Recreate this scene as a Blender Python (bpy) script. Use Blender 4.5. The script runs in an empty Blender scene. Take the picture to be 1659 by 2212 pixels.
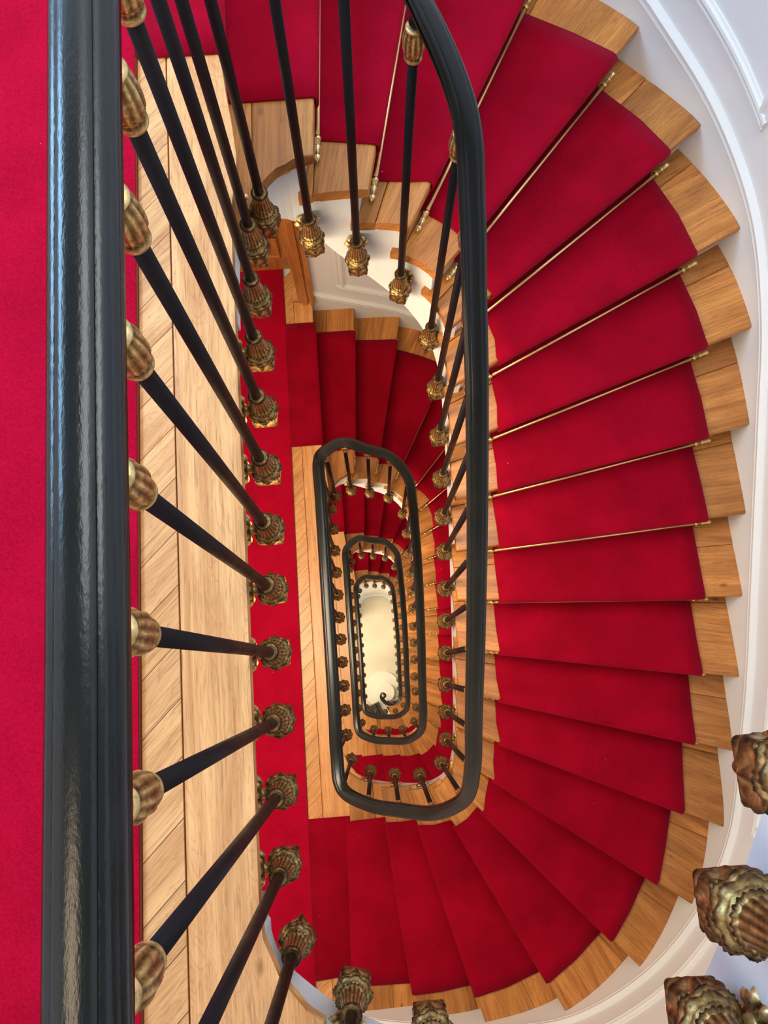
import bpy, bmesh, math, random
import numpy as np
from mathutils import Matrix, Vector

random.seed(7)
SC = bpy.context.scene
COL = SC.collection

# ------------------------------------------------------------------ camera
F_PX = 1691.8
TILT, ROLL, PAN, CAM_Z = 0.195584, -0.079137, -0.006349, 1.6002


def rot_cam(t, p, q):
    cx, sx = math.cos(t), math.sin(t)
    cy, sy = math.cos(q), math.sin(q)
    cz, sz = math.cos(p), math.sin(p)
    rx = Matrix(((1, 0, 0), (0, cx, -sx), (0, sx, cx)))
    ry = Matrix(((cy, 0, sy), (0, 1, 0), (-sy, 0, cy)))
    rz = Matrix(((cz, -sz, 0), (sz, cz, 0), (0, 0, 1)))
    return rz @ ry @ rx


cd = bpy.data.cameras.new('camera')
cam = bpy.data.objects.new('camera', cd)
COL.objects.link(cam)
cd.sensor_fit = 'HORIZONTAL'
cd.sensor_width = 36.0
cd.lens = 36.0 * F_PX / 1659.0
cd.clip_start = 0.02
cd.clip_end = 100
cam.matrix_world = Matrix.Translation((0, 0, CAM_Z)) @ rot_cam(TILT, ROLL, PAN).to_4x4()
SC.camera = cam

# ------------------------------------------------------------------ world, lights, exposure
world = bpy.data.worlds.new('daylight')
SC.world = world
world.use_nodes = True
bg = world.node_tree.nodes['Background']
bg.inputs[0].default_value = (0.90, 0.95, 1.0, 1)
bg.inputs[1].default_value = 0.26
SC.view_settings.view_transform = 'Standard'
SC.view_settings.look = 'None'
SC.view_settings.exposure = 0.0
SC.view_settings.gamma = 1.0
SC.view_settings.use_curve_mapping = False
SC.cycles.max_bounces = 6
SC.cycles.diffuse_bounces = 3
SC.cycles.glossy_bounces = 3
SC.cycles.caustics_reflective = False
SC.cycles.caustics_refractive = False

H = 3.3                     # storey height
R = H / 20.0                # riser
NFLOOR = 4                  # landings above the ground


def area_light(name, loc, target, sx, sy, power, col):
    l = bpy.data.lights.new(name, 'AREA')
    l.shape = 'RECTANGLE'
    l.size, l.size_y = sx, sy
    l.energy = power
    l.color = col
    o = bpy.data.objects.new(name, l)
    COL.objects.link(o)
    o.location = loc
    o.rotation_euler = (Vector(target) - Vector(loc)).to_track_quat('-Z', 'Y').to_euler()
    return o


def point_light(name, loc, power, col, rad):
    l = bpy.data.lights.new(name, 'POINT')
    l.energy = power
    l.color = col
    l.shadow_soft_size = rad
    o = bpy.data.objects.new(name, l)
    COL.objects.link(o)
    o.location = loc
    return o


area_light('skylight', (0.55, 1.35, 3.7), (0.5, 0.9, 0), 1.6, 2.0, 84, (0.92, 0.97, 1.0))
area_light('window_daylight', (-2.2, 1.5, 2.1), (1.2, 0.9, 0.7), 1.7, 0.95, 118, (0.34, 0.65, 1.0))
point_light('landing_lamp_light', (-1.0, -0.8, 3.0), 56, (1.0, 0.76, 0.50), 0.36)
for n in range(1, NFLOOR + 1):
    area_light('landing_lamp_light', (-1.05, 0.35, -n * H + 3.06), (-0.90, 0.35, -n * H), 0.7, 1.8, 84, (1.0, 0.80, 0.54))

# ------------------------------------------------------------------ materials


def new_mat(name):
    m = bpy.data.materials.new(name)
    m.use_nodes = True
    nt = m.node_tree
    return m, nt, nt.nodes, nt.links, nt.nodes['Principled BSDF']


def ramp(nodes, stops):
    r = nodes.new('ShaderNodeValToRGB')
    while len(r.color_ramp.elements) < len(stops):
        r.color_ramp.elements.new(0.5)
    for e, (p, c) in zip(r.color_ramp.elements, stops):
        e.position = p
        e.color = (*c, 1)
    return r


def oak(name, dark, light, rough=0.38, use_uv=True, var=0.25):
    m, nt, N, L, b = new_mat(name)
    tc = N.new('ShaderNodeTexCoord')
    info = N.new('ShaderNodeObjectInfo')
    add = N.new('ShaderNodeVectorMath'); add.operation = 'ADD'
    mul = N.new('ShaderNodeVectorMath'); mul.operation = 'MULTIPLY'
    comb = N.new('ShaderNodeCombineXYZ')
    sc = N.new('ShaderNodeMath'); sc.operation = 'MULTIPLY'; sc.inputs[1].default_value = 37.0
    L.new(info.outputs['Random'], sc.inputs[0])
    for i in range(3):
        L.new(sc.outputs[0], comb.inputs[i])
    L.new(tc.outputs['UV' if use_uv else 'Object'], add.inputs[0])
    L.new(comb.outputs[0], add.inputs[1])
    mul.inputs[1].default_value = (1.5, 85.0, 1.0)
    L.new(add.outputs[0], mul.inputs[0])
    fine = N.new('ShaderNodeTexNoise'); fine.inputs['Scale'].default_value = 1.6
    fine.inputs['Detail'].default_value = 6; fine.inputs['Roughness'].default_value = 0.65
    fine.inputs['Distortion'].default_value = 0.3
    L.new(mul.outputs[0], fine.inputs['Vector'])
    mul2 = N.new('ShaderNodeVectorMath'); mul2.operation = 'MULTIPLY'
    mul2.inputs[1].default_value = (1.1, 8.0, 1.0)
    L.new(add.outputs[0], mul2.inputs[0])
    big = N.new('ShaderNodeTexNoise'); big.inputs['Scale'].default_value = 1.5
    big.inputs['Detail'].default_value = 3; big.inputs['Distortion'].default_value = 1.6
    L.new(mul2.outputs[0], big.inputs['Vector'])
    mx = N.new('ShaderNodeMath'); mx.operation = 'MULTIPLY_ADD'
    mx.inputs[1].default_value = 0.55
    L.new(big.outputs[0], mx.inputs[0])
    m3 = N.new('ShaderNodeMath'); m3.operation = 'MULTIPLY'; m3.inputs[1].default_value = 0.45
    L.new(fine.outputs[0], m3.inputs[0])
    L.new(m3.outputs[0], mx.inputs[2])
    mid = tuple((a + c) / 2 for a, c in zip(dark, light))
    rp = ramp(N, [(0.30, dark), (0.47, mid), (0.60, light), (0.75, tuple(min(1, x * 1.12) for x in light))])
    L.new(mx.outputs[0], rp.inputs[0])
    # dark pores
    mul3 = N.new('ShaderNodeVectorMath'); mul3.operation = 'MULTIPLY'
    mul3.inputs[1].default_value = (9.0, 190.0, 1.0)
    L.new(add.outputs[0], mul3.inputs[0])
    por = N.new('ShaderNodeTexNoise'); por.inputs['Scale'].default_value = 1.3
    por.inputs['Detail'].default_value = 2
    L.new(mul3.outputs[0], por.inputs['Vector'])
    pr = ramp(N, [(0.30, (0.62, 0.55, 0.48)), (0.42, (1, 1, 1))])
    L.new(por.outputs[0], pr.inputs[0])
    mixc = N.new('ShaderNodeMix'); mixc.data_type = 'RGBA'; mixc.blend_type = 'MULTIPLY'
    mixc.inputs[0].default_value = 0.8
    L.new(rp.outputs[0], mixc.inputs[6]); L.new(pr.outputs[0], mixc.inputs[7])
    hsv = N.new('ShaderNodeHueSaturation')
    mr = N.new('ShaderNodeMapRange')
    mr.inputs[3].default_value = 1 - var; mr.inputs[4].default_value = 1 + var * 0.55
    L.new(info.outputs['Random'], mr.inputs[0])
    L.new(mr.outputs[0], hsv.inputs['Value'])
    kv = N.new('ShaderNodeTexVoronoi'); kv.inputs['Scale'].default_value = 1.0
    mk = N.new('ShaderNodeVectorMath'); mk.operation = 'MULTIPLY'; mk.inputs[1].default_value = (4.5, 9.0, 1.0)
    L.new(add.outputs[0], mk.inputs[0]); L.new(mk.outputs[0], kv.inputs['Vector'])
    kr = ramp(N, [(0.0, (0.16, 0.10, 0.06)), (0.045, (0.45, 0.35, 0.28)), (0.10, (1, 1, 1))])
    L.new(kv.outputs['Distance'], kr.inputs[0])
    km = N.new('ShaderNodeMix'); km.data_type = 'RGBA'; km.blend_type = 'MULTIPLY'; km.inputs[0].default_value = 0.75
    L.new(mixc.outputs[2], km.inputs[6]); L.new(kr.outputs[0], km.inputs[7])
    # cathedral growth rings
    fm = N.new('ShaderNodeMath'); fm.operation = 'MULTIPLY'; fm.inputs[1].default_value = 22.0
    L.new(big.outputs[0], fm.inputs[0])
    fr = N.new('ShaderNodeMath'); fr.operation = 'FRACT'
    L.new(fm.outputs[0], fr.inputs[0])
    cr = ramp(N, [(0.0, (0.70, 0.62, 0.55)), (0.22, (0.93, 0.90, 0.87)), (0.60, (1, 1, 1)), (1.0, (0.97, 0.95, 0.93))])
    L.new(fr.outputs[0], cr.inputs[0])
    cm = N.new('ShaderNodeMix'); cm.data_type = 'RGBA'; cm.blend_type = 'MULTIPLY'; cm.inputs[0].default_value = 0.65
    L.new(km.outputs[2], cm.inputs[6]); L.new(cr.outputs[0], cm.inputs[7])
    L.new(cm.outputs[2], hsv.inputs['Color'])
    L.new(hsv.outputs[0], b.inputs['Base Color'])
    b.inputs['Roughness'].default_value = rough
    return m


def carpet_mat(name, c0, c1, scale=420.0, sheen=0.25):
    m, nt, N, L, b = new_mat(name)
    tc = N.new('ShaderNodeTexCoord')
    n1 = N.new('ShaderNodeTexNoise'); n1.inputs['Scale'].default_value = scale
    n1.inputs['Detail'].default_value = 3
    n2 = N.new('ShaderNodeTexNoise'); n2.inputs['Scale'].default_value = 5.0
    n2.inputs['Detail'].default_value = 4
    L.new(tc.outputs['Object'], n1.inputs['Vector']); L.new(tc.outputs['Object'], n2.inputs['Vector'])
    ad = N.new('ShaderNodeMath'); ad.operation = 'MULTIPLY_ADD'; ad.inputs[1].default_value = 0.6
    L.new(n1.outputs[0], ad.inputs[0])
    m2 = N.new('ShaderNodeMath'); m2.operation = 'MULTIPLY'; m2.inputs[1].default_value = 0.4
    L.new(n2.outputs[0], m2.inputs[0]); L.new(m2.outputs[0], ad.inputs[2])
    rp = ramp(N, [(0.33, c0), (0.67, c1)])
    L.new(ad.outputs[0], rp.inputs[0])
    # small pale lint specks
    v = N.new('ShaderNodeTexVoronoi'); v.inputs['Scale'].default_value = 9.0
    L.new(tc.outputs['Object'], v.inputs['Vector'])
    lt = N.new('ShaderNodeMath'); lt.operation = 'LESS_THAN'; lt.inputs[1].default_value = 0.017
    L.new(v.outputs['Distance'], lt.inputs[0])
    mix = N.new('ShaderNodeMix'); mix.data_type = 'RGBA'
    mix.inputs[7].default_value = (0.55, 0.25, 0.25, 1)
    L.new(lt.outputs[0], mix.inputs[0]); L.new(rp.outputs[0], mix.inputs[6])
    L.new(mix.outputs[2], b.inputs['Base Color'])
    b.inputs['Roughness'].default_value = 0.95
    b.inputs['Specular IOR Level'].default_value = 0.05
    b.inputs['Sheen Weight'].default_value = sheen
    b.inputs['Sheen Roughness'].default_value = 0.4
    b.inputs['Sheen Tint'].default_value = (1.0, 0.12, 0.25, 1)
    bp = N.new('ShaderNodeBump'); bp.inputs['Strength'].default_value = 0.5
    bp.inputs['Distance'].default_value = 0.003
    L.new(n1.outputs[0], bp.inputs['Height']); L.new(bp.outputs[0], b.inputs['Normal'])
    return m


def paint(name, col, rough=0.45, spec=0.5, noise=0.03):
    m, nt, N, L, b = new_mat(name)
    tc = N.new('ShaderNodeTexCoord')
    n = N.new('ShaderNodeTexNoise'); n.inputs['Scale'].default_value = 3.0
    n.inputs['Detail'].default_value = 5
    L.new(tc.outputs['Object'], n.inputs['Vector'])
    rp = ramp(N, [(0.3, tuple(c * (1 - noise) for c in col)), (0.7, tuple(min(1, c * (1 + noise)) for c in col))])
    L.new(n.outputs[0], rp.inputs[0]); L.new(rp.outputs[0], b.inputs['Base Color'])
    b.inputs['Roughness'].default_value = rough
    b.inputs['Specular IOR Level'].default_value = spec
    return m


def gilt(name):
    m, nt, N, L, b = new_mat(name)
    tc = N.new('ShaderNodeTexCoord')
    info = N.new('ShaderNodeObjectInfo')
    n = N.new('ShaderNodeTexNoise'); n.inputs['Scale'].default_value = 95
    n.inputs['Detail'].default_value = 6; n.inputs['Roughness'].default_value = 0.7
    ad = N.new('ShaderNodeVectorMath'); ad.operation = 'ADD'
    L.new(tc.outputs['Object'], ad.inputs[0]); L.new(info.outputs['Random'], ad.inputs[1])
    L.new(ad.outputs[0], n.inputs['Vector'])
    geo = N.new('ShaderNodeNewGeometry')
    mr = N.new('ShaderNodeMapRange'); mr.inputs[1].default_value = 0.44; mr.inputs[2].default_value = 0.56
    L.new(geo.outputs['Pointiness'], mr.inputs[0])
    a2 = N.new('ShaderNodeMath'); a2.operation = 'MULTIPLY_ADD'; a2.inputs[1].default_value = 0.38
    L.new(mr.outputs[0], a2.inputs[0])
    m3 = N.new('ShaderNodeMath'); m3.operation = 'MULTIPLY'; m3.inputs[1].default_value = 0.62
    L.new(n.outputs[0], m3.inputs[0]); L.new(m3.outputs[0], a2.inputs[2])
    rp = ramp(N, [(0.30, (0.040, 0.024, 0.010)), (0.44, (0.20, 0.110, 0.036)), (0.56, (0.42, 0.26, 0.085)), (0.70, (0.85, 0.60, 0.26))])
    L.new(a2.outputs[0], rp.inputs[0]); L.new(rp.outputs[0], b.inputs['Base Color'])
    b.inputs['Metallic'].default_value = 0.75
    b.inputs['Roughness'].default_value = 0.36
    bp = N.new('ShaderNodeBump'); bp.inputs['Strength'].default_value = 0.35
    bp.inputs['Distance'].default_value = 0.0015
    vo = N.new('ShaderNodeTexVoronoi'); vo.inputs['Scale'].default_value = 130
    L.new(ad.outputs[0], vo.inputs['Vector'])
    hh = N.new('ShaderNodeMath'); hh.operation = 'MULTIPLY_ADD'; hh.inputs[1].default_value = 0.5
    L.new(vo.outputs['Distance'], hh.inputs[0]); L.new(n.outputs[0], hh.inputs[2])
    L.new(hh.outputs[0], bp.inputs['Height']); L.new(bp.outputs[0], b.inputs['Normal'])
    return m


def metal(name, col, rough, metallic=1.0, spec=0.5):
    m, nt, N, L, b = new_mat(name)
    b.inputs['Specular IOR Level'].default_value = spec
    tc = N.new('ShaderNodeTexCoord')
    n = N.new('ShaderNodeTexNoise'); n.inputs['Scale'].default_value = 30
    L.new(tc.outputs['Object'], n.inputs['Vector'])
    mr = N.new('ShaderNodeMapRange'); mr.inputs[3].default_value = rough * 0.75; mr.inputs[4].default_value = rough * 1.25
    L.new(n.outputs[0], mr.inputs[0]); L.new(mr.outputs[0], b.inputs['Roughness'])
    b.inputs['Base Color'].default_value = (*col, 1)
    b.inputs['Metallic'].default_value = metallic
    return m


def rail_mat(name):
    m, nt, N, L, b = new_mat(name)
    tc = N.new('ShaderNodeTexCoord')
    n = N.new('ShaderNodeTexNoise'); n.inputs['Scale'].default_value = 1.0
    n.inputs['Detail'].default_value = 3
    mp = N.new('ShaderNodeVectorMath'); mp.operation = 'MULTIPLY'; mp.inputs[1].default_value = (420, 130, 420)
    L.new(tc.outputs['Object'], mp.inputs[0]); L.new(mp.outputs[0], n.inputs['Vector'])
    n2 = N.new('ShaderNodeTexNoise'); n2.inputs['Scale'].default_value = 9
    n2.inputs['Detail'].default_value = 5
    L.new(tc.outputs['Object'], n2.inputs['Vector'])
    rp = ramp(N, [(0.3, (0.005, 0.0062, 0.006)), (0.7, (0.009, 0.0105, 0.010))])
    L.new(n2.outputs[0], rp.inputs[0]); L.new(rp.outputs[0], b.inputs['Base Color'])
    b.inputs['Roughness'].default_value = 0.22
    b.inputs['Specular IOR Level'].default_value = 0.40
    bp = N.new('ShaderNodeBump'); bp.inputs['Strength'].default_value = 0.22
    bp.inputs['Distance'].default_value = 0.0012
    L.new(n.outputs[0], bp.inputs['Height']); L.new(bp.outputs[0], b.inputs['Normal'])
    return m


M = {
    'oak': oak('oak_tread', (0.31, 0.100, 0.018), (0.67, 0.276, 0.067)),
    'oak_floor': oak('oak_landing', (0.54, 0.215, 0.066), (0.88, 0.455, 0.180), 0.34, var=0.10),
    'door': oak('varnished_pine', (0.30, 0.10, 0.022), (0.58, 0.235, 0.065), 0.30, var=0.05),
    'carpet': carpet_mat('red_runner', (0.19, 0.0008, 0.008), (0.40, 0.002, 0.021)),
    'carpet_l': carpet_mat('red_landing_carpet', (0.29, 0.0012, 0.015), (0.50, 0.003, 0.031), 210.0, 0.25),
    'binding': paint('carpet_binding', (0.16, 0.03, 0.012), 0.9, 0.1, 0.3),
    'white': paint('white_paint', (0.83, 0.84, 0.84)),
    'wall': paint('white_wall_paint', (0.84, 0.86, 0.875), 0.4),
    'plaster': paint('plaster', (0.78, 0.77, 0.74), 0.8, 0.2),
    'gilt': gilt('gilt_bronze'),
    'brass': metal('polished_brass', (0.93, 0.69, 0.31), 0.30),
    'iron': metal('black_iron', (0.011, 0.008, 0.009), 0.45, 0.0, 0.12),
    'rail': rail_mat('black_lacquered_rail'),
    'stone': paint('cream_stone', (0.78, 0.71, 0.57), 0.35, 0.4, 0.08),
    'stone_w': paint('pale_stone_step', (0.88, 0.84, 0.74), 0.4, 0.4, 0.05),
    'black': paint('black_cabinet', (0.007, 0.008, 0.008), 0.4),
    'chrome': metal('chrome', (0.8, 0.8, 0.8), 0.15),
}

# ------------------------------------------------------------------ helpers


def link(name, me, mat=None, parent=None):
    o = bpy.data.objects.new(name, me)
    COL.objects.link(o)
    if mat is not None and me is not None and not me.materials:
        me.materials.append(M[mat] if isinstance(mat, str) else mat)
    if parent is not None:
        o.parent = parent
    return o


def empty(name, loc=(0, 0, 0)):
    o = bpy.data.objects.new(name, None)
    COL.objects.link(o)
    o.location = loc
    o.empty_display_size = 0.1
    return o


def tag(o, label, cat, group=None, kind=None):
    o['label'] = label
    o['category'] = cat
    if group:
        o['group'] = group
    if kind:
        o['kind'] = kind
    return o


def mesh_py(name, verts, faces, smooth=False):
    me = bpy.data.meshes.new(name)
    me.from_pydata([tuple(map(float, v)) for v in verts], [], faces)
    me.validate()
    if smooth:
        me.polygons.foreach_set('use_smooth', [True] * len(me.polygons))
    me.update()
    return me


def prism(name, poly, z0, z1, axis=None, bevel=0.0):
    """extruded polygon (list of xy) with grain UVs along axis"""
    bm = bmesh.new()
    poly = [np.asarray(p, float) for p in poly]
    a2 = sum(poly[i][0] * poly[(i + 1) % len(poly)][1] - poly[(i + 1) % len(poly)][0] * poly[i][1] for i in range(len(poly)))
    if a2 < 0:
        poly = poly[::-1]
    top = [bm.verts.new((p[0], p[1], z1)) for p in poly]
    bot = [bm.verts.new((p[0], p[1], z0)) for p in poly]
    bm.faces.new(top)
    bm.faces.new(bot[::-1])
    n = len(poly)
    for i in range(n):
        bm.faces.new((top[i], bot[i], bot[(i + 1) % n], top[(i + 1) % n]))
    if bevel > 0:
        ed = [e for e in bm.edges if abs(e.verts[0].co.z - e.verts[1].co.z) < 1e-6 and abs(e.verts[0].co.z - z1) < 1e-6]
        ed += [e for e in bm.edges if abs(e.verts[0].co.z - e.verts[1].co.z) < 1e-6 and abs(e.verts[0].co.z - z0) < 1e-6 and z1 - z0 > 0.03]
        bmesh.ops.bevel(bm, geom=ed, offset=bevel, segments=2, profile=0.5, affect='EDGES', clamp_overlap=True)
    bmesh.ops.triangulate(bm, faces=[f for f in bm.faces if len(f.verts) > 4])
    if axis is not None:
        ax = np.asarray(axis, float); ax /= np.linalg.norm(ax)
        uv = bm.loops.layers.uv.new('UVMap')
        for f in bm.faces:
            for l in f.loops:
                c = l.vert.co
                l[uv].uv = (c.x * ax[0] + c.y * ax[1], -c.x * ax[1] + c.y * ax[0] + c.z)
    me = bpy.data.meshes.new(name)
    bm.to_mesh(me)
    bm.free()
    return me


def box_mesh(name, x0, x1, y0, y1, z0, z1, bevel=0.0, axis=(1, 0)):
    return prism(name, [(x0, y0), (x1, y0), (x1, y1), (x0, y1)], z0, z1, axis, bevel)


def lathe(profile, seg, mod=None):
    """profile list of (r,z); mod(theta, i, r)->r"""
    vs, fs = [], []
    n = len(profile)
    for i, (r, z) in enumerate(profile):
        for j in range(seg):
            th = 2 * math.pi * j / seg
            rr = mod(th, i, r, z) if mod else r
            vs.append((rr * math.cos(th), rr * math.sin(th), z))
    for i in range(n - 1):
        for j in range(seg):
            a, b_ = i * seg + j, i * seg + (j + 1) % seg
            fs.append((a, b_, b_ + seg, a + seg))
    fs.append(tuple(range(seg - 1, -1, -1)))
    fs.append(tuple((n - 1) * seg + j for j in range(seg)))
    return vs, fs


def merge(parts):
    vs, fs = [], []
    for v, f in parts:
        o = len(vs)
        vs += list(v)
        fs += [tuple(i + o for i in q) for q in f]
    return vs, fs


def spline(pts, n=8, closed=True):
    pts = np.asarray(pts, float)
    N = len(pts)
    out = []
    for i in range(N if closed else N - 1):
        p0, p1, p2, p3 = [pts[(i + j) % N] if closed else pts[min(max(i + j, 0), N - 1)] for j in (-1, 0, 1, 2)]
        for s in np.arange(n) / n:
            out.append(.5 * ((2 * p1) + (-p0 + p2) * s + (2 * p0 - 5 * p1 + 4 * p2 - p3) * s * s + (-p0 + 3 * p1 - 3 * p2 + p3) * s ** 3))
    if not closed:
        out.append(pts[-1])
    return np.array(out)


# ------------------------------------------------------------------ plan of the stair (metres, landing level z = 0)
# axis of every baluster: 13 on the landing (top to bottom of the picture), 19 on the flight
B = [(-.200, 1.138), (-.231, 1.057), (-.231, .916), (-.231, .771), (-.231, .626), (-.231, .480), (-.231, .334),
     (-.231, .194), (-.231, .050), (-.232, -.098), (-.233, -.248), (-.235, -.400), (-.217, -.550),
     (-.099, 1.232), (.030, 1.236), (.167, 1.232), (.272, 1.146), (.298, 1.020), (.307, .881), (.315, .740),
     (.319, .604), (.322, .470), (.323, .322), (.323, .185), (.321, .040), (.318, -.108), (.318, -.246),
     (.317, -.393), (.293, -.530), (.183, -.612), (.043, -.622), (-.098, -.612)]
BC = [B[12 - u] for u in range(13)] + B[13:]          # around the well, clockwise, starting at the foot of the landing
EDGE = [(-.26, -.40), (-.258, 0), (-.256, .5), (-.255, .93), (-.247, 1.08), (-.222, 1.175), (-.160, 1.250), (-.09, 1.276),
        (.03, 1.282), (.13, 1.276), (.20, 1.252), (.262, 1.200), (.305, 1.11), (.322, .97), (.335, .75), (.344, .45),
        (.348, 0), (.348, -.35), (.337, -.50), (.295, -.597), (.21, -.648), (.10, -.660), (-.03, -.658), (-.127, -.640),
        (-.19, -.605), (-.236, -.555), (-.255, -.49)]
edge = spline(EDGE, 10)
WALL = [(-.25, 2.455), (.05, 2.453), (.35, 2.438), (.60, 2.35), (.83, 2.215), (1.047, 2.031), (1.285, 1.761),
        (1.442, 1.452), (1.505, 1.133), (1.515, .806), (1.522, .483), (1.53, .165), (1.535, -.168), (1.528, -.484),
        (1.497, -.852), (1.362, -1.198), (1.125, -1.502), (.783, -1.725), (.39, -1.81), (0, -1.83), (-.3, -1.835), (-.6, -1.835)]
wall = spline(WALL, 8, False)
CI = {0: (-.250, 1.438), 1: (-.043, 1.438), 2: (.114, 1.410), 3: (.274, 1.390), 4: (.385, 1.29), 5: (.478, 1.182),
      6: (.504, 1.008), 7: (.508, .813), 8: (.509, .620), 9: (.515, .424), 10: (.516, .222), 11: (.518, .010),
      12: (.521, -.197), 13: (.520, -.396), 14: (.496, -.580), 15: (.445, -.745), 16: (.318, -.832), 17: (.135, -.843),
      18: (-.036, -.842), 19: (-.252, -.846)}
CO = {0: (-.247, 2.289), 1: (.016, 2.284), 2: (.313, 2.265), 3: (.665, 2.105), 4: (.949, 1.922), 5: (1.151, 1.671),
      6: (1.264, 1.368), 7: (1.324, 1.077), 8: (1.347, .771), 9: (1.364, .470), 10: (1.370, .168), 11: (1.374, -.146),
      12: (1.361, -.447), 13: (1.324, -.764), 14: (1.212, -1.096), 15: (1.008, -1.376), 16: (.704, -1.594),
      17: (.358, -1.690), 18: (.042, -1.715), 19: (-.283, -1.704)}
CI = {k: np.array(v) for k, v in CI.items()}
CO = {k: np.array(v) for k, v in CO.items()}


def hit(p, d, poly, closed, near):
    best = None
    n = len(poly)
    for i in range(n if closed else n - 1):
        a = poly[i]; e = poly[(i + 1) % n] - a
        den = d[0] * e[1] - d[1] * e[0]
        if abs(den) < 1e-12:
            continue
        w = a - p
        t = (w[0] * e[1] - w[1] * e[0]) / den
        s = (w[0] * d[1] - w[1] * d[0]) / den
        if -1e-9 <= s <= 1 + 1e-9:
            q = p + d * t
            dd = np.linalg.norm(q - near)
            if best is None or dd < best[0]:
                best = (dd, q, i + s)
    return best


DIR, UP = {}, {}
for k in range(20):
    d = CO[k] - CI[k]
    DIR[k] = d / np.linalg.norm(d)
for k in range(20):
    n = np.array((-DIR[k][1], DIR[k][0]))
    ref = (CI[k - 1] + CO[k - 1] - CI[k] - CO[k]) if k else np.array((-1.0, 0))
    UP[k] = n if n @ ref > 0 else -n


def cut(k, shift):
    """line of nosing k moved uphill by shift -> (inner point, edge param, outer point, wall param)"""
    p = CI[k] + UP[k] * shift
    e = hit(p, DIR[k], edge, True, p) if k not in (0, 19) else None
    if e is None:
        c = (-.222, -.575) if k == 19 else (-.236, 1.13)
        j = int(np.argmin(np.linalg.norm(edge - np.array(c), axis=1)))
        e = (0, edge[j], float(j))
    q = CO[k] + UP[k] * shift
    w = hit(p, DIR[k], wall, False, q) if k else (0, wall[0], 0.0)
    return e, w


NE = len(edge)
seg_len = np.linalg.norm(np.roll(edge, -1, 0) - edge, axis=1)
ARC = np.concatenate([[0], np.cumsum(seg_len)])
T_ALL = ARC[-1]


def arc_at(i):
    j = int(i) % NE
    return ARC[j] + (i - int(i)) * seg_len[j]


def edge_pt(t):
    t = t % T_ALL
    j = min(np.searchsorted(ARC, t, side='right') - 1, NE - 1)
    f = (t - ARC[j]) / seg_len[j]
    return edge[j] * (1 - f) + edge[(j + 1) % NE] * f


def edge_nrm(t):
    d = edge_pt(t + .02) - edge_pt(t - .02)
    d /= np.linalg.norm(d)
    return np.array((-d[1], d[0]))          # clockwise loop -> left of travel = outward


def arc_near(p):
    return ARC[int(np.argmin(np.linalg.norm(edge - np.asarray(p), axis=1)))]


TK = {}
for k in range(20):
    e, w = cut(k, 0.012)
    TK[k] = arc_at(e[2])
if TK[19] < TK[18] or np.linalg.norm(edge_pt(TK[19]) - np.array((-.23, -.56))) > .12:
    TK[19] = arc_near((-.222, -.575))
T_LAND = arc_near((-.2585, -.45))      # the landing edge starts here again
LINE_T = [TK[k] for k in range(20)] + [T_LAND]
LINE_Z = [-k * R for k in range(20)] + [-H]


def line_z(t):
    """height of the pitch line over the inner edge, t in [TK0 - something, T_LAND]"""
    return float(np.interp(t, LINE_T, LINE_Z))


def path_t(p):
    t = arc_near(p)
    if t < TK[0] and t + T_ALL <= T_LAND:
        t += T_ALL
    return t


def smooth(a, w):
    k = np.ones(2 * w + 1) / (2 * w + 1)
    return np.convolve(np.concatenate([np.full(w, a[0]), a, np.full(w, a[-1])]), k, 'valid')


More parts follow.
